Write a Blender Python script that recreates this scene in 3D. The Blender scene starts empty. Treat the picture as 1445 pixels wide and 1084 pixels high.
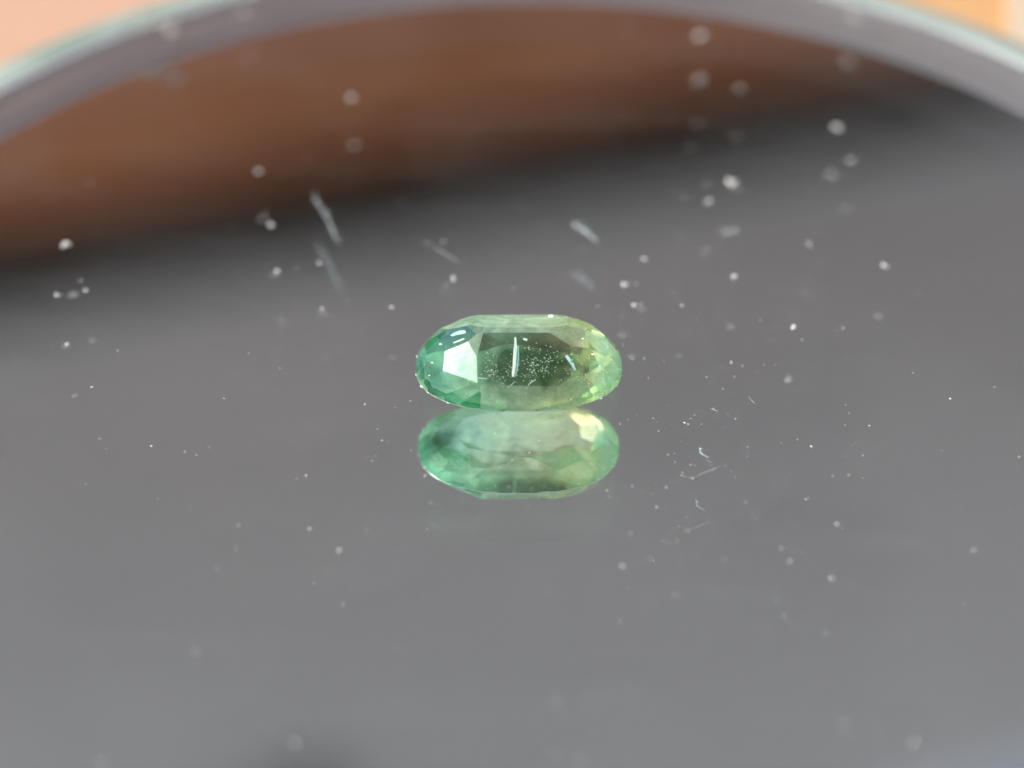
import bpy, bmesh, math, random
from mathutils import Vector, Matrix, noise
rad = math.radians
sc = bpy.context.scene
C = sc.collection
sc.unit_settings.scale_length = 0.01          # 1 unit = 1 cm

# ------------------------------------------------------------------ camera
ELEV = rad(42.0); DIST = 10.0; FPX = 3600.0; W, H = 1445.0, 1084.0
CAM = Vector((0, -DIST*math.cos(ELEV), DIST*math.sin(ELEV)))
cd = bpy.data.cameras.new("camera"); cam = bpy.data.objects.new("camera", cd); C.objects.link(cam)
cam.location = CAM
cam.rotation_euler = (rad(90) - ELEV, 0, 0)
cd.sensor_width = 36; cd.lens = FPX/W*36
cd.clip_start = 0.1; cd.clip_end = 20000
cd.dof.use_dof = True; cd.dof.focus_distance = 9.86
cd.dof.aperture_fstop = cd.lens*0.001/0.46
cd.dof.aperture_blades = 0
sc.camera = cam

# ------------------------------------------------------------------ sky and sun
SUN = Vector((-0.66, 0.06, 0.75)).normalized()
w = bpy.data.worlds.new("World"); sc.world = w; w.use_nodes = True
nt = w.node_tree; bg = nt.nodes["Background"]
sky = nt.nodes.new("ShaderNodeTexSky"); sky.sky_type = 'NISHITA'; sky.sun_disc = False
sky.sun_elevation = math.asin(SUN.z); sky.sun_rotation = math.atan2(SUN.x, SUN.y)
sky.dust_density = 3.5; sky.air_density = 1.0; sky.ozone_density = 1.0
nt.links.new(sky.outputs[0], bg.inputs[0]); bg.inputs[1].default_value = 0.11
sl = bpy.data.lights.new("sun", 'SUN'); so = bpy.data.objects.new("sun", sl); C.objects.link(so)
sl.energy = 4.0; sl.angle = rad(0.53); sl.color = (1.0, 0.95, 0.88)
so.rotation_euler = SUN.to_track_quat('Z', 'Y').to_euler(); so.location = (-60, 6, 75)
sc.view_settings.view_transform = 'Standard'; sc.view_settings.look = 'None'
sc.view_settings.exposure = 0.45; sc.view_settings.gamma = 1
cy = sc.cycles
cy.max_bounces = 32; cy.transmission_bounces = 28; cy.glossy_bounces = 20; cy.diffuse_bounces = 4
cy.blur_glossy = 0.1; cy.caustics_reflective = True; cy.caustics_refractive = True
cy.sample_clamp_indirect = 8.0
cy.use_denoising = True; cy.denoiser = 'OPENIMAGEDENOISE'; cy.denoising_input_passes = 'RGB_ALBEDO_NORMAL'; cy.denoising_prefilter = 'ACCURATE'

def P(x, y, z=0.0):
    """the point at height z that the photograph shows at pixel x, y"""
    u = (x - W/2)/FPX; v = (H/2 - y)/FPX
    d = Vector((u, math.cos(ELEV) + v*math.sin(ELEV), -math.sin(ELEV) + v*math.cos(ELEV)))
    t = (z - CAM.z)/d.z
    return CAM + d*t

# ------------------------------------------------------------------ materials
def mat(name, col, rough=0.6, metal=0.0, spec=0.5):
    m = bpy.data.materials.new(name); m.use_nodes = True
    b = m.node_tree.nodes["Principled BSDF"]
    b.inputs["Base Color"].default_value = (*col, 1); b.inputs["Roughness"].default_value = rough
    b.inputs["Metallic"].default_value = metal; b.inputs["Specular IOR Level"].default_value = spec
    return m
def noisy(name, c1, c2, scale, rough=0.6, detail=4, bump=0.0, stretch=(1, 1, 1), lo=0.35, hi=0.65):
    m = mat(name, c1, rough); t = m.node_tree; b = t.nodes["Principled BSDF"]
    tc = t.nodes.new("ShaderNodeTexCoord"); mp = t.nodes.new("ShaderNodeMapping"); mp.inputs["Scale"].default_value = stretch
    n = t.nodes.new("ShaderNodeTexNoise"); n.inputs["Scale"].default_value = scale; n.inputs["Detail"].default_value = detail
    r = t.nodes.new("ShaderNodeValToRGB")
    r.color_ramp.elements[0].position = lo; r.color_ramp.elements[0].color = (*c1, 1)
    r.color_ramp.elements[1].position = hi; r.color_ramp.elements[1].color = (*c2, 1)
    t.links.new(tc.outputs["Object"], mp.inputs[0]); t.links.new(mp.outputs[0], n.inputs[0])
    t.links.new(n.outputs[0], r.inputs[0]); t.links.new(r.outputs[0], b.inputs["Base Color"])
    if bump:
        bp = t.nodes.new("ShaderNodeBump"); bp.inputs["Strength"].default_value = bump; bp.inputs["Distance"].default_value = 0.02
        t.links.new(n.outputs[0], bp.inputs["Height"]); t.links.new(bp.outputs[0], b.inputs["Normal"])
    return m
def glass_mat():
    m = bpy.data.materials.new("mirror_glass"); m.use_nodes = True; t = m.node_tree; t.nodes.clear()
    o = t.nodes.new("ShaderNodeOutputMaterial"); g = t.nodes.new("ShaderNodeBsdfGlass")
    g.inputs["IOR"].default_value = 1.5; g.inputs["Roughness"].default_value = 0.0
    g.inputs["Color"].default_value = (0.975, 0.985, 0.98, 1)
    d = t.nodes.new("ShaderNodeBsdfDiffuse"); d.inputs[0].default_value = (0.75, 0.80, 0.82, 1)
    x = t.nodes.new("ShaderNodeMixShader"); tc = t.nodes.new("ShaderNodeTexCoord")
    def nz(sc_, st, rot, lo, hi, amp, det=5, dis=0.0):
        mp = t.nodes.new("ShaderNodeMapping"); mp.inputs["Scale"].default_value = st; mp.inputs["Rotation"].default_value = (0, 0, rad(rot))
        n = t.nodes.new("ShaderNodeTexNoise"); n.inputs["Scale"].default_value = sc_; n.inputs["Detail"].default_value = det; n.inputs["Distortion"].default_value = dis
        r = t.nodes.new("ShaderNodeMapRange"); r.inputs[1].default_value = lo; r.inputs[2].default_value = hi; r.inputs[3].default_value = 0; r.inputs[4].default_value = amp
        t.links.new(tc.outputs["Object"], mp.inputs[0]); t.links.new(mp.outputs[0], n.inputs[0]); t.links.new(n.outputs[0], r.inputs[0]); return r.outputs[0]
    parts = [nz(1.1, (1, 1, 1), 0, 0.42, 0.72, 0.010, 6, 0.8), nz(2.2, (0.25, 2.2, 1), 28, 0.50, 0.75, 0.006, 4), nz(3.0, (0.18, 3.0, 1), -52, 0.55, 0.78, 0.005, 3)]
    acc = parts[0]
    for q in parts[1:]:
        a = t.nodes.new("ShaderNodeMath"); a.operation = 'ADD'; t.links.new(acc, a.inputs[0]); t.links.new(q, a.inputs[1]); acc = a.outputs[0]
    t.links.new(acc, x.inputs[0]); t.links.new(g.outputs[0], x.inputs[1]); t.links.new(d.outputs[0], x.inputs[2])
    t.links.new(x.outputs[0], o.inputs[0]); return m
def translucent(name, col, mix, col2=None, rough=0.4, gloss=0.1):
    m = bpy.data.materials.new(name); m.use_nodes = True; t = m.node_tree; t.nodes.clear()
    o = t.nodes.new("ShaderNodeOutputMaterial"); d = t.nodes.new("ShaderNodeBsdfDiffuse"); l = t.nodes.new("ShaderNodeBsdfTranslucent")
    x = t.nodes.new("ShaderNodeMixShader"); x.inputs[0].default_value = mix
    d.inputs[0].default_value = (*col, 1); l.inputs[0].default_value = (*(col2 or col), 1)
    t.links.new(d.outputs[0], x.inputs[1]); t.links.new(l.outputs[0], x.inputs[2])
    g = t.nodes.new("ShaderNodeBsdfGlossy"); g.inputs["Roughness"].default_value = rough
    y = t.nodes.new("ShaderNodeMixShader"); y.inputs[0].default_value = gloss
    t.links.new(x.outputs[0], y.inputs[1]); t.links.new(g.outputs[0], y.inputs[2]); t.links.new(y.outputs[0], o.inputs[0])
    return m

M_glass = glass_mat()
M_silver = mat("silvering", (0.93, 0.93, 0.935), 0.0, 1.0)
M_edge = translucent("ground_glass_edge", (0.75, 0.74, 0.77), 0.6, (0.80, 0.79, 0.82), 0.5, 0.0)
M_chamfer = translucent("ground_chamfer", (0.34, 0.42, 0.39), 0.15, None, 0.35, 0.04)
_t = M_chamfer.node_tree; _n = _t.nodes.new("ShaderNodeTexNoise"); _n.inputs["Scale"].default_value = 1.6; _n.inputs["Detail"].default_value = 6
_c = _t.nodes.new("ShaderNodeTexCoord"); _r = _t.nodes.new("ShaderNodeValToRGB"); _t.links.new(_c.outputs["Object"], _n.inputs[0]); _t.links.new(_n.outputs[0], _r.inputs[0])
_r.color_ramp.elements[0].position = 0.38; _r.color_ramp.elements[0].color = (0.20, 0.27, 0.24, 1); _r.color_ramp.elements[1].position = 0.62; _r.color_ramp.elements[1].color = (0.37, 0.45, 0.42, 1)
for _d in _t.nodes:
    if _d.type == 'BSDF_DIFFUSE': _t.links.new(_r.outputs[0], _d.inputs[0])
M_back = mat("mirror_back_paint", (0.2, 0.2, 0.21), 0.6)
M_table = noisy("salmon_tabletop", (0.45, 0.275, 0.195), (0.49, 0.305, 0.215), 0.25, 0.55, 5, 0.1)
M_orange = noisy("orange_card", (0.47, 0.26, 0.11), (0.50, 0.30, 0.14), 0.8, 0.6)
M_cream = noisy("cream_card", (0.46, 0.37, 0.27), (0.50, 0.42, 0.32), 0.8, 0.6)
M_ground = noisy("patio_concrete", (0.40, 0.38, 0.36), (0.50, 0.48, 0.45), 0.01, 0.9, 6)
M_brick = noisy("terracotta_wall", (0.31, 0.135, 0.070), (0.46, 0.190, 0.098), 0.016, 0.8, 3, 0.0, (1, 1, 0.15))
M_soffit = noisy("grey_porch_ceiling", (0.50, 0.575, 0.66), (0.56, 0.63, 0.715), 0.008, 0.7, 4)
M_dark = mat("dark_timber_and_shade", (0.03, 0.028, 0.025), 0.6)
M_lamp = mat("dark_green_enamel", (0.02, 0.05, 0.04), 0.4)
M_dust = translucent("dust", (0.80, 0.80, 0.78), 0.35, None, 0.3, 0.05)
M_dust2 = translucent("grey_dust", (0.50, 0.50, 0.47), 0.35, None, 0.3, 0.03)
M_dust3 = translucent("dull_dust", (0.30, 0.29, 0.27), 0.35, None, 0.3, 0.02)
M_faint = translucent("thin_lint", (0.42, 0.45, 0.45), 0.5, None, 0.3, 0.03)
M_fibre = translucent("lint", (0.72, 0.80, 0.80), 0.5, None, 0.3, 0.08)

# ------------------------------------------------------------------ helpers
def obj(name, bm, m, parent=None, smooth=False, mats=None):
    me = bpy.data.meshes.new(name)
    bmesh.ops.recalc_face_normals(bm, faces=bm.faces) if not getattr(bm, "_keep", False) else None
    bm.to_mesh(me); bm.free()
    for mm in (mats or [m]): me.materials.append(mm)
    if smooth:
        for p in me.polygons: p.use_smooth = True
    o = bpy.data.objects.new(name, me); C.objects.link(o)
    if parent: o.parent = parent
    return o
def tag(o, label=None, cat=None, group=None, kind=None):
    if label: o['label'] = label
    if cat: o['category'] = cat
    if group: o['group'] = group
    if kind: o['kind'] = kind
    return o
def empty(name, loc=(0, 0, 0)):
    e = bpy.data.objects.new(name, None); C.objects.link(e); e.location = loc; e.empty_display_size = 0.2; return e
def box(bm, c, s, rz=0.0):
    r = bmesh.ops.create_cube(bm, size=1)
    M = Matrix.Translation(c) @ Matrix.Rotation(rz, 4, 'Z') @ Matrix.Diagonal((*s, 1))
    bmesh.ops.transform(bm, matrix=M, verts=r['verts']); return r['verts']
def ring(bm, prof, n=256, cx=0, cy=0):
    """closed lathe of the (r, z) profile points"""
    rows = []
    for k in range(n):
        a = 2*math.pi*k/n
        rows.append([bm.verts.new((cx + r*math.cos(a), cy + r*math.sin(a), z)) for r, z in prof])
    for k in range(n):
        A, B = rows[k], rows[(k+1) % n]
        for j in range(len(prof)):
            j2 = (j+1) % len(prof)
            bm.faces.new((A[j], B[j], B[j2], A[j2]))

# ------------------------------------------------------------------ the place: ground, table, porch
bm = bmesh.new()
bmesh.ops.create_grid(bm, x_segments=20, y_segments=20, size=9000)
g = obj("ground", bm, M_ground); g.location = (0, 0, -75.4); tag(g, kind='structure')

ZT = -0.40
t = empty("table", (0, 10, -75.4))
tag(t, "salmon pink tabletop seen as a bright blur behind the mirror rim at upper left", "table")
bm = bmesh.new(); box(bm, (0, 0, 75.4+ZT-1.25), (120, 80, 2.5)); bmesh.ops.bevel(bm, geom=bm.edges[:], offset=0.3, segments=2)
obj("tabletop", bm, M_table, t)
for sx in (-1, 1):
    for sy in (-1, 1):
        bm = bmesh.new(); box(bm, (sx*54, sy*34, 36.2), (5, 5, 72.4)); obj("leg", bm, M_table, t)

# porch: a wall with a deep flat ceiling, the thing the mirror reflects
A = Vector((-104.5, 405, 0)); B = Vector((115, 475.5, 0)); wd = (B-A).normalized(); wn = Vector((wd.y, -wd.x, 0)); yaw = math.atan2(wd.y, wd.x)
HC = 331.0
bl = empty("porch_building", (0, 0, -75.4)); tag(bl, "terracotta brown wall under a grey porch ceiling, reflected in the upper part of the mirror", "building")
def wp(s, d, z): # along the wall, out from the wall, height above table level
    p = A + wd*s + wn*d; return (p.x, p.y, z + 75.4)
S0, S1 = -170, 560
bm = bmesh.new(); box(bm, wp((S0+S1)/2, -12, (HC-75.4)/2), (S1-S0, 24, HC+75.4), yaw); obj("wall", bm, M_brick, bl)
bm = bmesh.new(); box(bm, wp((S0+S1)/2, 9, HC-4), (S1-S0, 18, 16), yaw); obj("eave_shade_strip", bm, M_dark, bl)  # dark strip standing in for the shade under the eave
DEEP = 188
# the porch ceiling as wide boards
nb = 9
for k in range(nb):
    w0 = DEEP/nb
    bm = bmesh.new(); box(bm, wp((S0+S1)/2, (k+0.5)*w0, HC+6), (S1-S0, w0-1.2, 12), yaw); obj("ceiling_board", bm, M_soffit, bl)
bm = bmesh.new(); box(bm, wp((S0+S1)/2, DEEP/2-12, HC+22), (S1-S0, DEEP+24, 19), yaw); obj("roof", bm, M_dark, bl)

bm = bmesh.new(); box(bm, wp((S0+S1)/2, 135, -74.9), (S1-S0, 270, 1.0), yaw); k = obj("bounce_cut_deck", bm, noisy("bounce_cut_dark", (0.07, 0.065, 0.06), (0.11, 0.10, 0.09), 0.02, 0.8, 4)); tag(k, kind='structure')  # unseen dark deck added to cut ground bounce onto the ceiling near the wall
# lamp under the porch ceiling
d = Vector((-33.0, 255, 0))
lp = empty("hanging_lamp", (d.x, d.y, HC)); tag(lp, "dark green lamp, a soft dark blur reflected at the bottom edge of the mirror", "lamp")
bm = bmesh.new(); ring(bm, [(1, -1), (2, -2), (6, -7), (6.5, -9), (6, -9), (2, -4), (0.5, -3)], 32); obj("lamp_shade", bm, M_lamp, lp, True)
bm = bmesh.new(); bmesh.ops.create_cone(bm, cap_ends=True, segments=12, radius1=0.5, radius2=0.5, depth=3); o = obj("lamp_stem", bm, M_lamp, lp); o.location = (0, 0, -1.4)

# unseen white wall added right of the table to brighten the stone's facets
gw = empty("bounce_wall", (470, -150, -75.4)); tag(gw, "unseen white wall added to brighten the gemstone facets", "wall")
bm = bmesh.new(); box(bm, (0, 0, 135), (20, 700, 270)); obj("bounce_wall_slab", bm, noisy("bounce_white", (0.78, 0.77, 0.74), (0.84, 0.83, 0.80), 0.02, 0.8), gw)
bm = bmesh.new(); box(bm, (0, 0, 274), (28, 704, 8)); obj("coping", bm, M_ground, gw)

# blurred cards beyond the rim, top right
def card(name, c, s, rz, m, label):
    bm = bmesh.new(); box(bm, (0, 0, s[2]/2), s, 0); bmesh.ops.bevel(bm, geom=bm.edges[:], offset=min(s)*0.2, segments=2)
    o = obj(name, bm, m); o.location = c; o.rotation_euler.z = rz; tag(o, label, "card"); return o
q = P(1340, 0, ZT); card("orange_card", (q.x+0.2, q.y+2.0, ZT), (2.2, 5.5, 0.08), rad(-12), M_orange, "orange card behind the mirror at the top right, out of focus")
q = P(1445, 40, ZT); card("cream_card", (q.x+1.1, q.y+0.6, ZT+0.082), (2.2, 3.4, 0.05), rad(-8), M_cream, "cream white card lying beside the orange one in the top right corner")

# ------------------------------------------------------------------ mirror
MC = Vector((0.105, -0.19, 0)); R = 3.225; T = 0.262
mi = empty("round_mirror", (MC.x, MC.y, ZT)); tag(mi, "round glass mirror with a pale mint edge, beneath the green gemstone", "mirror")
bm = bmesh.new(); bmesh.ops.create_circle(bm, cap_ends=True, segments=256, radius=R)
o = obj("glass_sheet", bm, M_glass, mi); o.location = (0, 0, -ZT)
if o.data.polygons[0].normal.z < 0: o.data.flip_normals()
bm = bmesh.new(); bmesh.ops.create_circle(bm, cap_ends=True, segments=256, radius=R)
o = obj("silvering", bm, M_silver, mi); o.location = (0, 0, -ZT-T)
if o.data.polygons[0].normal.z < 0: o.data.flip_normals()
bm = bmesh.new(); ring(bm, [(R, -T+0.0), (R, 0.0), (R+0.02, -0.002), (R+0.02, -T+0.0)]); o = obj("ground_edge", bm, M_edge, mi, False); o.location = (0, 0, -ZT)
bm = bmesh.new(); ring(bm, [(R+0.021, 0.001), (R+0.06, 0.0), (R+0.29, -0.10), (R+0.31, -0.14), (R+0.29, -0.18), (R+0.021, -0.12)]); o = obj("bevelled_rim", bm, M_chamfer, mi, True); o.location = (0, 0, -ZT)
bm = bmesh.new(); bmesh.ops.create_cone(bm, cap_ends=True, segments=128, radius1=R+0.02, radius2=R+0.02, depth=0.12); o = obj("backing", bm, M_back, mi); o.location = (0, 0, -ZT-T-0.065)

# ------------------------------------------------------------------ gemstone
def gem_mat():
    m = bpy.data.materials.new("green_gem"); m.use_nodes = True; t = m.node_tree; t.nodes.clear()
    o = t.nodes.new("ShaderNodeOutputMaterial")
    tc = t.nodes.new("ShaderNodeTexCoord"); sx = t.nodes.new("ShaderNodeSeparateXYZ")
    n = t.nodes.new("ShaderNodeTexNoise"); n.inputs["Scale"].default_value = 6; n.inputs["Detail"].default_value = 3
    ad = t.nodes.new("ShaderNodeMath"); ad.operation = 'MULTIPLY_ADD'; ad.inputs[1].default_value = 0.4
    mr = t.nodes.new("ShaderNodeMapRange"); mr.inputs[1].default_value = -0.15; mr.inputs[2].default_value = 0.55
    r = t.nodes.new("ShaderNodeValToRGB"); e = r.color_ramp.elements
    e[0].position = 0.0; e[0].color = (0.52, 0.92, 0.83, 1)
    e[1].position = 0.86; e[1].color = (0.96, 0.95, 0.68, 1)
    k = e.new(1.0); k.color = (0.80, 0.94, 0.84, 1)
    k = e.new(0.45); k.color = (0.80, 0.95, 0.78, 1)
    t.links.new(tc.outputs["Object"], n.inputs[0]); t.links.new(tc.outputs["Object"], sx.inputs[0])
    t.links.new(n.outputs[0], ad.inputs[0]); t.links.new(sx.outputs[0], ad.inputs[2])
    t.links.new(ad.outputs[0], mr.inputs[0]); t.links.new(mr.outputs[0], r.inputs[0])
    n2 = t.nodes.new("ShaderNodeTexNoise"); n2.inputs["Scale"].default_value = 16; n2.inputs["Detail"].default_value = 4
    t.links.new(tc.outputs["Object"], n2.inputs[0])
    bp = t.nodes.new("ShaderNodeBump"); bp.inputs["Strength"].default_value = 0.06; bp.inputs["Distance"].default_value = 0.01
    t.links.new(n2.outputs[0], bp.inputs["Height"])
    # dark reflection painted as a darker colour zone in the middle of the near side
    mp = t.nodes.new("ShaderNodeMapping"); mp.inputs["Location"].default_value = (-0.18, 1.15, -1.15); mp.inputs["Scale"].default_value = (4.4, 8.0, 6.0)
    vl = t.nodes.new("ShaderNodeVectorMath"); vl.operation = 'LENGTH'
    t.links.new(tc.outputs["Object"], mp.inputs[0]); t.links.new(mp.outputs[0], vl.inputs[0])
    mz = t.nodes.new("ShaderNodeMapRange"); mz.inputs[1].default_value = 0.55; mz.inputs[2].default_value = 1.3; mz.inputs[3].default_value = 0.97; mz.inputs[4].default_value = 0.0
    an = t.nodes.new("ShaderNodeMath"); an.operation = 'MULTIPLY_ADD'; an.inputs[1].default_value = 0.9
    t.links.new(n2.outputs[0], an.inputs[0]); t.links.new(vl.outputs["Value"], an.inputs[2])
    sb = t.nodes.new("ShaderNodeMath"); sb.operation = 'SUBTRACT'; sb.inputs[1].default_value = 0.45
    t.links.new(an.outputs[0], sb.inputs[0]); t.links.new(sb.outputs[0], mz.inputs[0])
    at = t.nodes.new("ShaderNodeAttribute"); at.attribute_name = "tint"; aw = t.nodes.new("ShaderNodeAttribute"); aw.attribute_name = "paleness"
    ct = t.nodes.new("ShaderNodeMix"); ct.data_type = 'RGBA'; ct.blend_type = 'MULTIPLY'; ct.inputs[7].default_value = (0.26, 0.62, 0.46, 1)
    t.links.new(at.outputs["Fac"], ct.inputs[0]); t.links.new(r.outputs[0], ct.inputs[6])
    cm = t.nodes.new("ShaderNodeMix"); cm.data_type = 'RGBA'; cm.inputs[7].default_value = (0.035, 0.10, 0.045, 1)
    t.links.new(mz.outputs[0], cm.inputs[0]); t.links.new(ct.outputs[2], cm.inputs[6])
    # a small dark teal zone low in the left end
    mq = t.nodes.new("ShaderNodeMapping"); mq.inputs["Location"].default_value = (3.5, 0.1, -0.5); mq.inputs["Scale"].default_value = (12.0, 9.0, 12.0)
    vq = t.nodes.new("ShaderNodeVectorMath"); vq.operation = 'LENGTH'; t.links.new(tc.outputs["Object"], mq.inputs[0]); t.links.new(mq.outputs[0], vq.inputs[0])
    zq = t.nodes.new("ShaderNodeMapRange"); zq.inputs[1].default_value = 0.4; zq.inputs[2].default_value = 1.1; zq.inputs[3].default_value = 0.85; zq.inputs[4].default_value = 0.0
    t.links.new(vq.outputs["Value"], zq.inputs[0])
    cq = t.nodes.new("ShaderNodeMix"); cq.data_type = 'RGBA'; cq.inputs[7].default_value = (0.05, 0.20, 0.16, 1)
    t.links.new(zq.outputs[0], cq.inputs[0]); t.links.new(cm.outputs[2], cq.inputs[6])
    gs = []
    for ro in (0.0, 0.2, 0.5):
        g = t.nodes.new("ShaderNodeBsdfGlass"); g.inputs["IOR"].default_value = 1.66; g.inputs["Roughness"].default_value = ro
        t.links.new(cq.outputs[2], g.inputs["Color"]); t.links.new(bp.outputs[0], g.inputs["Normal"]); gs.append(g)
    x0 = t.nodes.new("ShaderNodeMixShader"); x0.inputs[0].default_value = 0.14
    t.links.new(gs[0].outputs[0], x0.inputs[1]); t.links.new(gs[1].outputs[0], x0.inputs[2])
    # worn, cloudy polish, plus painted-in brightness on the far side and right end
    n3 = t.nodes.new("ShaderNodeTexNoise"); n3.inputs["Scale"].default_value = 9; n3.inputs["Detail"].default_value = 8; n3.inputs["Roughness"].default_value = 0.7; n3.inputs["Distortion"].default_value = 0.6
    t.links.new(tc.outputs["Object"], n3.inputs[0])
    m3 = t.nodes.new("ShaderNodeMapRange"); m3.inputs[1].default_value = 0.52; m3.inputs[2].default_value = 0.70; m3.inputs[3].default_value = 0.0; m3.inputs[4].default_value = 0.58
    sy = t.nodes.new("ShaderNodeMapRange"); sy.inputs[1].default_value = -0.02; sy.inputs[2].default_value = 0.10; sy.inputs[3].default_value = -0.07; sy.inputs[4].default_value = 0.20
    t.links.new(sx.outputs[1], sy.inputs[0])
    sx2 = t.nodes.new("ShaderNodeMapRange"); sx2.inputs[1].default_value = 0.12; sx2.inputs[2].default_value = 0.34; sx2.inputs[3].default_value = 0.0; sx2.inputs[4].default_value = 0.11
    t.links.new(sx.outputs[0], sx2.inputs[0])
    a1 = t.nodes.new("ShaderNodeMath"); a1.operation = 'ADD'; a2 = t.nodes.new("ShaderNodeMath"); a2.operation = 'ADD'
    t.links.new(n3.outputs[0], a1.inputs[0]); t.links.new(sy.outputs[0], a1.inputs[1]); t.links.new(a1.outputs[0], a2.inputs[0]); t.links.new(sx2.outputs[0], a2.inputs[1])
    a3 = t.nodes.new("ShaderNodeMath"); a3.operation = 'MULTIPLY_ADD'; a3.inputs[1].default_value = -0.22
    t.links.new(mz.outputs[0], a3.inputs[0]); t.links.new(a2.outputs[0], a3.inputs[2]); t.links.new(a3.outputs[0], m3.inputs[0])
    df = t.nodes.new("ShaderNodeBsdfDiffuse"); df.inputs[0].default_value = (0.80, 0.95, 0.78, 1)
    tl = t.nodes.new("ShaderNodeBsdfTranslucent"); tl.inputs[0].default_value = (0.86, 0.99, 0.82, 1)
    xm = t.nodes.new("ShaderNodeMixShader"); xm.inputs[0].default_value = 0.62; t.links.new(df.outputs[0], xm.inputs[1]); t.links.new(tl.outputs[0], xm.inputs[2])
    xc = t.nodes.new("ShaderNodeMixShader"); xc.inputs[0].default_value = 0.62; t.links.new(gs[2].outputs[0], xc.inputs[1]); t.links.new(xm.outputs[0], xc.inputs[2])
    # noise patches times the painted brightness of that facet
    wk = t.nodes.new("ShaderNodeMapRange"); wk.inputs[1].default_value = 0.38; wk.inputs[2].default_value = 0.62; wk.inputs[3].default_value = 0.45; wk.inputs[4].default_value = 1.0
    t.links.new(n3.outputs[0], wk.inputs[0])
    wm = t.nodes.new("ShaderNodeMath"); wm.operation = 'MULTIPLY'; t.links.new(wk.outputs[0], wm.inputs[0]); t.links.new(aw.outputs["Fac"], wm.inputs[1])
    wx = t.nodes.new("ShaderNodeMath"); wx.operation = 'MAXIMUM'
    mh = t.nodes.new("ShaderNodeMath"); mh.operation = 'MULTIPLY'; mh.inputs[1].default_value = 0.45; t.links.new(m3.outputs[0], mh.inputs[0])
    t.links.new(wm.outputs[0], wx.inputs[0]); t.links.new(mh.outputs[0], wx.inputs[1])
    x = t.nodes.new("ShaderNodeMixShader"); t.links.new(wx.outputs[0], x.inputs[0])
    t.links.new(x0.outputs[0], x.inputs[1]); t.links.new(xc.outputs[0], x.inputs[2])
    t.links.new(x.outputs[0], o.inputs[0]); return m
M_gem = gem_mat()
GX, GY = 0.027, 0.017
def se(a, b, th, n=2.4):
    c, s_ = math.cos(th), math.sin(th)
    return (a*math.copysign(abs(c)**(2/n), c), b*math.copysign(abs(s_)**(2/n), s_), 0)
def support(a, b, az, n=2.4):
    """how far the superellipse with half axes a, b reaches in direction az"""
    c, s_ = abs(math.cos(az)), abs(math.sin(az)); q = n/(n-1)
    return ((a*c)**q + (b*s_)**q)**(1/q)
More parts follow.
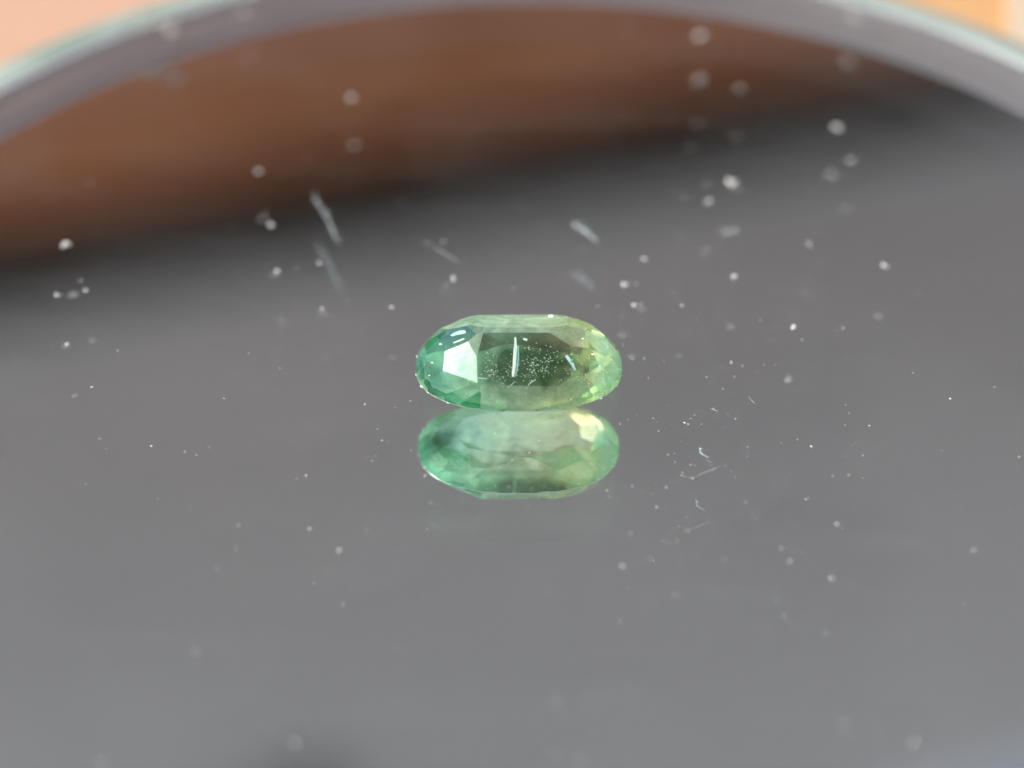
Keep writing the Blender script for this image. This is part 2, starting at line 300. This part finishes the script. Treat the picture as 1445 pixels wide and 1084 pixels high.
def gem_mesh():
    """cut like a stone: one plane after another off a block"""
    bm = bmesh.new(); r = bmesh.ops.create_cube(bm, size=1)
    bmesh.ops.transform(bm, matrix=Matrix.Translation((0, 0, 0.13)) @ Matrix.Diagonal((1, 0.7, 0.262, 1)), verts=r['verts'])
    def cut(nrm, d):
        nrm = Vector(nrm).normalized(); p = nrm*d
        q = bmesh.ops.bisect_plane(bm, geom=bm.verts[:]+bm.edges[:]+bm.faces[:], dist=1e-6, plane_co=p, plane_no=nrm, clear_outer=True)
        ed = [e for e in q['geom_cut'] if isinstance(e, bmesh.types.BMEdge)]
        if len(ed) > 2: bmesh.ops.edgenet_fill(bm, edges=ed)
    def facet(az, slope, a, b, z0, up=1, n=2.4, dd=0.0):
        az = rad(az); sl_ = rad(slope); h = support(a, b, az, n) + dd
        # passes through the outline at height z0
        nrm = (math.cos(az)*math.sin(sl_), math.sin(az)*math.sin(sl_), up*math.cos(sl_))
        cut(nrm, h*math.sin(sl_) + up*z0*math.cos(sl_))
    for k in range(56): facet(360*k/56, 90, 0.402, 0.262, 0)                 # girdle
    for az in (-90, -66, -52, -38, -20, 0, 20, 40, 55, 70, 90, 110, 126, 142, 160, 180, 200, 216, 232, 248):
        facet(az+rg.uniform(-1.5, 1.5), 57+rg.uniform(-2, 2), 0.402, 0.262, 0.082)      # steep row
    for az, sl_, dd in ((-90, 26.5, 0), (-134, 34, 0.0), (-118, 31, 0.010), (-158, 36, -0.012), (178, 33, -0.008), (150, 35, 0), (124, 32, 0), (90, 27, 0), (58, 31, 0.004),
                        (30, 35, 0), (2, 34, 0), (-27, 37, 0.003), (-56, 32, 0.004), (-73, 42, 0.004), (-108, 44, 0.0), (-141, 47, -0.014), (-38, 45, 0.004), (160, 46, 0.002), (20, 46, 0.003)):
        facet(az, sl_, 0.362, 0.224, 0.156, 1, 2.4, dd)
    cut((-0.387, -0.40, 0.83), Vector((-0.387, -0.40, 0.83)).normalized().dot((-0.215, -0.085, 0.206)))
    cut((-0.352, -0.43, 0.83), Vector((-0.352, -0.43, 0.83)).normalized().dot((-0.19, -0.115, 0.1985)))
    facet(-150, 47, 0.362, 0.224, 0.156, 1, 2.4, -0.018); facet(-122, 49, 0.362, 0.224, 0.156, 1, 2.4, -0.010); facet(164, 40, 0.362, 0.224, 0.156, 1, 2.4, -0.016)
    cut((-0.52, -0.36, 0.78), Vector((-0.52, -0.36, 0.78)).normalized().dot((-0.30, -0.09, 0.162)))
    cut((-0.44, -0.06, 0.90), Vector((-0.44, -0.06, 0.90)).normalized().dot((-0.25, -0.03, 0.211)))
    cut((-0.42, -0.55, 0.76), Vector((-0.42, -0.55, 0.76)).normalized().dot((-0.262, -0.128, 0.1625)))
    cut((-0.22, -0.38, 0.88), Vector((-0.22, -0.38, 0.88)).normalized().dot((-0.165, -0.050, 0.2385)))
    cut((-0.28, 0.05, 0.94), Vector((-0.28, 0.05, 0.94)).normalized().dot((-0.20, 0.0, 0.243)))
    cut((0.25, -0.06, 0.95), Vector((0.25, -0.06, 0.95)).normalized().dot((0.20, 0.0, 0.240)))
    for k in range(36): facet(360*(k+.5)/36, 63, 0.402, 0.262, 0.080)
    for k in range(30): facet(360*(k+.5)/30, 40, 0.402, 0.262, 0.077, -1)
    for k in range(14): facet(360*(k+0.5)/14, 33, 0.402, 0.262, 0.075, -1)    # lower side, table down
    for k in range(10): facet(360*k/10+4, 20, 0.33, 0.205, 0.030, -1)
    bmesh.ops.remove_doubles(bm, verts=bm.verts[:], dist=0.0008)
    z = min(v.co.z for v in bm.verts)
    for v in bm.verts: v.co.z += 0.001 - z
    return bm
rg = random.Random(3)
gem = empty("gemstone", (GX, GY, 0.0)); tag(gem, "oval faceted teal to yellow green gemstone lying on the mirror", "gemstone")
M_girdle = translucent("bruted_girdle", (0.62, 0.70, 0.60), 0.4, (0.5, 0.7, 0.5), 0.3, 0.15)
gb = obj("faceted_body", gem_mesh(), M_gem, gem, mats=[M_gem, M_girdle])
tint = gb.data.attributes.new("tint", 'FLOAT', 'FACE'); paleness = gb.data.attributes.new("paleness", 'FLOAT', 'FACE'); rf = random.Random(5)  # facet brightness painted in: dark facets by tint, bright ones by paleness
for p in gb.data.polygons:
    if abs(p.normal.z) < 0.05: p.material_index = 1
    c = p.center; U = rf.uniform
    if p.normal.z < 0:
        f, v_ = rf.choice((0.0, 0.0, 0.2, 0.5)), rf.choice((0.0, 0.1, 0.35))
        if p.normal.z < -0.97: f, v_ = 0.0, 0.16
    elif c.x < -0.24: f, v_ = rf.choice((0.0, 0.15, 0.6, 0.9)), rf.choice((0.0, 0.05, 0.1, 0.45))
    elif c.x > 0.22: f, v_ = rf.choice((0.0, 0.1, 0.2, 0.5)), rf.choice((0.05, 0.2, 0.5, 0.7))
    elif c.y > 0.06: f, v_ = 0.0, U(.65, .95)
    elif c.y < -0.14 and c.z < 0.15: f, v_ = (U(.0, .15), U(.35, .55)) if c.x > -0.12 else (U(.5, .9), U(0, .1))
    elif c.z > 0.225: f, v_ = U(0, .1), U(.35, .55)
    else: f, v_ = U(.0, .2), U(0, .12)
    if p.area > 0.002 and -0.3 < c.x < -0.12 and c.y < -0.01 and p.normal.x < -0.25: f, v_ = 0.0, 0.0
    tint.data[p.index].value = f; paleness.data[p.index].value = v_
print("GEM faces", len(gb.data.polygons), "z", min(v.co.z for v in gb.data.vertices), max(v.co.z for v in gb.data.vertices))

# marks and painted glints on the surface of the stone: ray down onto the cut body
from mathutils.bvhtree import BVHTree
tree = BVHTree.FromPolygons([v.co.copy() for v in gb.data.vertices], [tuple(p.vertices) for p in gb.data.polygons])
VIEW = Vector((0, math.cos(ELEV), -math.sin(ELEV)))
def on_gem(x, y):
    """point and normal on the upper side of the stone, in the stone's own space"""
    q = P(x, y) - Vector((GX, GY, 0)); d_ = (q - (CAM - Vector((GX, GY, 0)))).normalized()
    h = tree.ray_cast(q - d_*2, d_); return (h[0], h[1]) if h[0] else (None, None)
M_pit = translucent("pale_inclusion", (0.80, 0.90, 0.80), 0.4, None, 0.25, 0.12)
M_pale = translucent("pale_glint_mark", (0.78, 0.92, 0.82), 0.4, None, 0.3, 0.1)  # pale colour of the painted glints and small marks
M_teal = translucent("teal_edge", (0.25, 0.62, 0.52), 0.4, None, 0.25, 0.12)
bm = bmesh.new(); rg = random.Random(11)
CL = [(rg.uniform(685, 825), rg.gauss(522, 14)) for k in range(16)]
for k in range(760):
    if k < 260 or k > 560: x, y = rg.uniform(680, 832), rg.gauss(522, 17)
    elif k < 380: x, y = rg.gauss(700, 45), rg.gauss(505, 22)
    elif k < 450: x, y = rg.gauss(800, 30), rg.gauss(490, 18)
    else: x, y = rg.gauss(820, 30), rg.gauss(565, 6)
    if rg.random() < 0.5: cc = rg.choice(CL); x, y = rg.gauss(cc[0], 5), rg.gauss(cc[1], 4)
    c, nn = on_gem(x, y)
    if not c or nn.z < 0.3: continue
    r_ = rg.choice((0.0005, 0.0006, 0.0007, 0.0009, 0.0011, 0.0014, 0.0021)); q = bmesh.ops.create_icosphere(bm, subdivisions=1, radius=r_)
    bmesh.ops.translate(bm, vec=c, verts=q['verts'])
o = obj("surface_pits", bm, M_pit, gem, True); tag(o, "pale pits and grains peppered over the near facet", None, None, 'stuff')
def ribbon(name, pts, w_, m, label=None):
    bm = bmesh.new(); prev = None; N = len(pts)
    for i_, (x, y) in enumerate(pts):
        c, nn = on_gem(x, y)
        if not c: continue
        x2, y2 = pts[min(i_+1, N-1)]; x1, y1 = pts[max(i_-1, 0)]
        d_ = (P(x2, y2)-P(x1, y1)); d_ = (d_ - nn*d_.dot(nn)).normalized(); s_ = nn.cross(d_)*w_*(0.55+0.45*math.sin(math.pi*(i_+.5)/N))*rg.uniform(.75, 1.2)
        row = [bm.verts.new(v) for v in (c-s_-nn*0.001, c-s_*0.7+nn*0.0012, c+s_*0.7+nn*0.0012, c+s_-nn*0.001)]
        if prev:
            for a in range(4): bm.faces.new((prev[a], prev[(a+1) % 4], row[(a+1) % 4], row[a]))
        else: bm.faces.new(row)
        prev = row
    bm.faces.new(prev[::-1]); o = obj(name, bm, m, gem)
    if label: o['label'] = label
    return o
ribbon("needle_glint", [(727, 476), (727.5, 485), (727, 495), (726.5, 505), (726, 515), (724.5, 525), (724, 532)], 0.0070, M_pale, "upright white glint strip in the middle of the stone")  # facet glint painted as a pale strip
ribbon("needle_glint", [(731, 488), (731.5, 500), (731, 512), (729, 524), (727, 532)], 0.004, M_teal, "thin teal edge of the white glint strip")
ribbon("pale_mark", [(742, 549), (746, 543), (750, 539), (756, 536)], 0.0016, M_pale)  # thin pale mark laid on the surface
ribbon("pale_mark", [(716, 547), (722, 543), (727, 538)], 0.0014, M_pale)
M_cyan = translucent("cyan_flash", (0.55, 0.92, 0.86), 0.4, None, 0.25, 0.12)
ribbon("facet_flash", [(637, 474), (643, 471), (650, 469), (657, 468)], 0.013, M_cyan, "small cyan flash near the left shoulder")  # bright cyan facet painted as a patch
ribbon("facet_flash", [(640, 484), (648, 481), (655, 478)], 0.006, M_pale)
ribbon("wedge_flash", [(799, 502), (803, 507), (808, 514), (812, 523)], 0.008, M_cyan, "white and cyan wedge right of the middle")  # bright facet flash painted as a wedge
ribbon("pale_mark", [(738, 478), (741, 479), (744, 480)], 0.006, M_pale)  # small white dot laid on the surface
ribbon("facet_edge_line", [(672, 533), (680, 534), (688, 535)], 0.0016, M_pale)  # pale line along a facet edge
c, nn = on_gem(778, 447)  # bright bead standing in for a highlight on the far edge
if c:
    bm = bmesh.new(); q = bmesh.ops.create_icosphere(bm, subdivisions=2, radius=0.009); bmesh.ops.scale(bm, vec=(1.5, 1, .8), verts=bm.verts); o = obj("glint_bead", bm, mat("bright_bead", (0.85, 0.95, 0.88), 0.15), gem, True); o.location = c; o['label'] = "brilliant white glint on the far edge"

# tiny bright flecks standing in for glints along the girdle and end facets
M_glint = mat("bright_glint", (0.88, 0.96, 0.92), 0.12); rg = random.Random(4)
def glint_fleck(c, r_, st):
    bm = bmesh.new(); q = bmesh.ops.create_icosphere(bm, subdivisions=1, radius=r_); bmesh.ops.scale(bm, vec=st, verts=bm.verts)
    o = obj("girdle_glint", bm, M_glint, gem); o.location = c; o.rotation_euler.z = rg.uniform(-.6, .6)
for az, r_ in ((188, .004), (203, .006), (212, .0035), (171, .004), (231, .0035), (318, .0045), (338, .004), (352, .003), (28, .004), (66, .0035), (118, .004)):
    x, y, _z = se(0.402, 0.262, rad(az)); glint_fleck((x, y, 0.0785), r_, (1.8, .8, .7))
for x, y, r_ in ((610, 512, .004), (622, 486, .005), (836, 500, .005), (846, 517, .004), (862, 508, .003), (822, 478, .004), (857, 490, .003), (606, 530, .003)):
    c, nn = on_gem(x, y)
    if c: glint_fleck(c, r_, (1.6, .9, .5))

# ------------------------------------------------------------------ dust on the mirror
rnd = random.Random(7)
def lump(bm, c, r, st=(1, 1, 0.7), rz=0.0, sub=1):
    q = bmesh.ops.create_icosphere(bm, subdivisions=sub, radius=1)
    sd = rnd.random()*50
    M = Matrix.Translation(c) @ Matrix.Rotation(rz, 4, 'Z')
    for v in q['verts']:
        k = 1 + 0.35*noise.noise(v.co*1.7 + Vector((sd, sd*.3, -sd)))
        v.co = M @ Vector((v.co.x*k*r*st[0], v.co.y*k*r*st[1], v.co.z*k*r*st[2] + r*st[2]*0.9))

# (x, y, radius px)
SPECKS = [(497,140,3.2),(365,243,2.2),(383,318,2.6),(375,302,1.8),(95,346,3.6),(80,418,3.3),(450,372,2.4),(455,436,2.2),(392,383,2.2),
 (990,52,3.2),(990,110,2.6),(1045,127,3.0),(1181,181,3.2),(1203,228,2.2),(1029,258,4.6),(1002,285,3.0),(965,278,2.2),(997,260,2.0),
 (1042,268,1.5),(1038,326,2.4),(1141,345,1.8),(1247,376,2.8),(1037,391,3.0),(910,367,2.6),(895,432,3.6),(962,432,1.9),(640,396,3.4),(630,403,1.8),
 (880,403,3.2),(898,402,2.2),(1120,464,5.2),(1132,480,1.3),(130,547,2.2),(95,487,3.0),(553,434,1.8),(725,408,1.8),
 (1032,512,1.7),(1048,517,1.1),(1079,516,1.4),(1094,515,1.0),(296,632,1.6),(432,672,2.0),(437,747,1.6),(479,777,2.2),(121,683,1.3),
 (403,836,1.4),(276,921,2.4),(361,1022,2.2),(417,1050,3.4),(145,1077,3.0),(966,597,1.6),(990,599,1.3),(929,609,1.2),(1145,631,1.9),(1140,704,1.6),
 (1180,740,2.0),(1115,792,2.2),(1103,774,1.6),(1174,817,1.8),(1008,578,1.5),(963,668,1.5),(969,749,1.4),(956,764,1.4),(890,753,1.8),(806,828,1.3),(878,800,1.9),
 (954,841,1.4),(1067,733,1.2),(1098,851,1.6),(1327,940,1.9),(1290,1050,3.4),(1190,1021,2.6),(1375,777,1.8),(785,992,2.0),(600,672,1.4),(515,571,1.6),(525,651,1.2),
 (120,411,2.0),(300,418,1.6),(395,520,1.2),(735,292,1.4),(885,40,1.6),(345,20,2.2),(1205,28,2.4),(588,765,1.3)]
DG = "pale dust specks scattered on the mirror"
OWN = {(1120,464): "largest bright dust speck right of the gemstone, teardrop shaped", (1029,258): "bright out of focus dust speck topping the cluster above right of the gemstone",
 (497,140): "large soft dust disc alone in the middle of the brown reflection", (95,346): "pale dust speck at far left where the brown reflection meets the grey",
 (80,418): "pale oval dust speck at far left, just under the dark band", (640,396): "bright dust speck just above the left shoulder of the gemstone", (1181,181): "soft dust disc on the dark band at upper right",
 (1290,1050): "pale fleck near the bottom edge at lower right", (417,1050): "pale fleck at the bottom edge beside the dark lamp reflection", (479,777): "bright white dust speck lower left of the gemstone, larger of two near each other",
 (437,747): "small white dust speck lower left of the gemstone, upper of two near each other", (432,672): "small sharp white speck left of the gemstone reflection", (1247,376): "soft dust speck alone in the grey far right of the gemstone",
 (130,547): "soft dust speck at far left level with the gemstone", (895,432): "pale dust speck nearest the right shoulder of the gemstone", (455,436): "round dust speck below the long lint fibre",
 (450,372): "round dust speck beside the long lint fibre", (345,20): "faint dust ring on the rim at the top left", (1205,28): "faint dust speck on the rim at the top right"}
def speck_label(x, y):
    if (x, y) in OWN: return OWN[(x, y)], "dust speck", DG
    if y < 240: where = "in the brown and dark reflection at upper right" if x > 700 else "in the brown reflection at upper left"
    elif x < 560: where = "in the upper left, under the brown reflection" if y < 500 else ("left of the gemstone and its reflection" if y < 800 else "in the lower left of the grey glass")
    elif x < 870: where = "just above the gemstone" if y < 460 else "just beside or below the gemstone reflection"
    elif y < 400: where = "in the cluster above right of the gemstone"
    elif y < 500: where = "close to the right shoulder of the gemstone"
    elif y < 720: where = "in the scatter right of the gemstone and its reflection"
    else: where = "in the lower right of the grey glass"
    return "tiny pale dust speck " + where, "dust speck", "dust specks " + where
for x, y, r in SPECKS:
    p = P(x, y); dz = (CAM-p).length; bok = 84*abs(dz-9.86)/dz          # blur radius, pixels
    sc_ = 1.0/360*dz/10*(0.95 + (0.20 if y < 900 else 0.02)*bok/max(r, 1.2)*min(r, 3.5)/3.0)
    bm = bmesh.new(); R0 = r*sc_; lump(bm, (0, 0, 0), R0*0.8, (1+rnd.random()*.9, 0.8, 0.6), rnd.random()*3)
    for k in range(rnd.choice((0, 1, 1, 2, 3))):         # irregular grains, some in little clumps
        a_ = rnd.random()*6.28; lump(bm, (math.cos(a_)*R0*rnd.uniform(.7, 1.5), math.sin(a_)*R0*rnd.uniform(.7, 1.5), 0), R0*rnd.uniform(.25, .6), (1+rnd.random(), 1, .6), rnd.random()*3)
    o = obj("dust_speck", bm, M_dust if (x, y) in OWN or r > 2.5 and y > 250 else rnd.choice((M_dust, M_dust, M_dust2, M_dust2, M_dust3)), None, True); o.location = (p.x, p.y, 0.0003)
    tag(o, *speck_label(x, y))
# fibres of lint: polylines with irregular thickness
def fibre(pts, r0, label, m=M_fibre, dip=0.5):
    bm = bmesh.new(); q = [P(x, y) for x, y in pts]
    o0 = q[0].copy(); n = 6
    path = []
    for i in range(len(q)-1):
        for k in range(4): path.append(q[i].lerp(q[i+1], k/4))
    path.append(q[-1]); prev = None; N = len(path)
    for i, c in enumerate(path):
        d = (path[min(i+1, N-1)] - path[max(i-1, 0)]).normalized(); s = Vector((-d.y, d.x, 0))
        rr = r0/360*(0.3 + 0.7*math.sin(math.pi*(i+0.6)/(N+0.2)))*rnd.uniform(.10, .45)
        j = s*rnd.uniform(-1, 1)*r0/360*0.6
        row = [bm.verts.new(c - o0 + j + s*rr*math.cos(2*math.pi*a/n) + Vector((0, 0, rr*dip*(1+math.sin(2*math.pi*a/n))))) for a in range(n)]
        if prev:
            for a in range(n): bm.faces.new((prev[a], prev[(a+1) % n], row[(a+1) % n], row[a]))
        else: bm.faces.new(row)
        prev = row
    bm.faces.new(prev[::-1])
    L = sum((path[k+1]-path[k]).length for k in range(N-1))*360
    for k in range(int(L/3.2) if r0 > 1.5 else 2):           # grains and loops that make the strand ragged
        f = rnd.random()**0.8; c = path[int(f*(N-1))] - o0; w0 = r0/360
        lump(bm, (c.x + rnd.gauss(0, 1.3)*w0, c.y + rnd.gauss(0, 1.3)*w0, 0), w0*rnd.uniform(.12, .6), (1+rnd.random()*1.5, .8, .7), rnd.random()*3)
    o = obj("lint_fibre", bm, m, None, True); o.location = (o0.x, o0.y, 0.0004); tag(o, label, "lint"); return o
fibre([(443,277),(458,303),(468,322),(479,344)], 2.6, "long pale lint fibre standing out left of the gemstone, above its own reflection")
fibre([(598,341),(625,356),(650,372)], 2.2, "faint blurred lint strand just above the left of the gemstone", M_faint)
fibre([(806,315),(822,325),(846,341)], 3.4, "bright short lint tuft above the right half of the gemstone")
fibre([(987,630),(990,640),(1000,647)], 2.0, "curved pale flake right of the gemstone reflection")
fibre([(971,675),(990,669),(1017,658)], 1.1, "thin straight bright fibre crossing below the curved flake")
fibre([(1057,561),(1066,571)], 0.9, "tiny diagonal hair below the right dust cluster")
fibre([(1001,577),(1014,581)], 1.1, "tiny bright sliver right of the gemstone girdle")

# fine hairline scratches around the stone
bm = bmesh.new()
def hair(x0, y0, x1, y1, wd_):
    a, b = P(x0, y0, 0.0004), P(x1, y1, 0.0004); d_ = (b-a); s_ = Vector((-d_.y, d_.x, 0)).normalized()*wd_; prev = None
    mid = s_.normalized()*d_.length*rnd.uniform(-.05, .05)
    for k in range(9):
        t_ = k/8; c = a.lerp(b, t_) + mid*4*t_*(1-t_); w_ = s_*math.sin(math.pi*(0.05+0.9*t_))*rnd.uniform(.5, 1)
        row = (bm.verts.new(c-w_), bm.verts.new(c+w_))
        if prev: bm.faces.new((prev[0], row[0], row[1], prev[1]))
        prev = row
for k in range(12):
    x = rnd.gauss(560, 70); y = rnd.gauss(730, 50); L = rnd.uniform(25, 75); a_ = rad(rnd.choice((-30, -22, -40, 20)) + rnd.uniform(-6, 6))
    hair(x, y, x+L*math.cos(a_), y+L*math.sin(a_), 0.00018)
for k in range(24):
    x = rnd.gauss(980, 160); y = rnd.gauss(640, 110); L = rnd.uniform(15, 60); a_ = rad(rnd.choice((-30, -22, -45, 35, 60)) + rnd.uniform(-6, 6))
    if x > 900: hair(x, y, x+L*math.cos(a_), y+L*math.sin(a_), 0.00022)
tag(obj("scratches", bm, M_fibre), "faint hairline scratches in the grey mirror around the gemstone", "scratches", None, 'stuff')

# crumb on the rim upper left
bm = bmesh.new(); 
p = P(228, 44)
for k in range(7): lump(bm, (rnd.uniform(-.07, .09), rnd.uniform(-.04, .04), 0), rnd.uniform(.012, .03), (1.3, 1, .7), rnd.random()*3)
o = obj("crumb", bm, noisy("dried_crumb", (0.30, 0.28, 0.24), (0.42, 0.40, 0.34), 30, 0.8), None, True); o.location = (p.x, p.y, 0.0); tag(o, "pale crumb stuck on the mirror near its rim at upper left", "crumb")

# very fine dust: nobody could count it
bm = bmesh.new()
for k in range(800):
    x = rnd.uniform(-60, 1500); y = rnd.uniform(120, 1140)
    if rnd.random() < 0.42: x = rnd.gauss(880, 220); y = rnd.gauss(560, 150)
    p = P(x, y)
    if (p-MC).length > R-0.1: continue
    if ((p.x-GX)/0.43)**2 + ((p.y-GY)/0.29)**2 < 1: continue
    lump(bm, (p.x, p.y, 0.0002), abs(rnd.gauss(0, 1))*0.0014+0.0005, (1, 1, .6), 0, 1)
tag(obj("fine_dust", bm, M_dust), "fine dust sprinkled over the mirror glass", "dust", None, 'stuff')
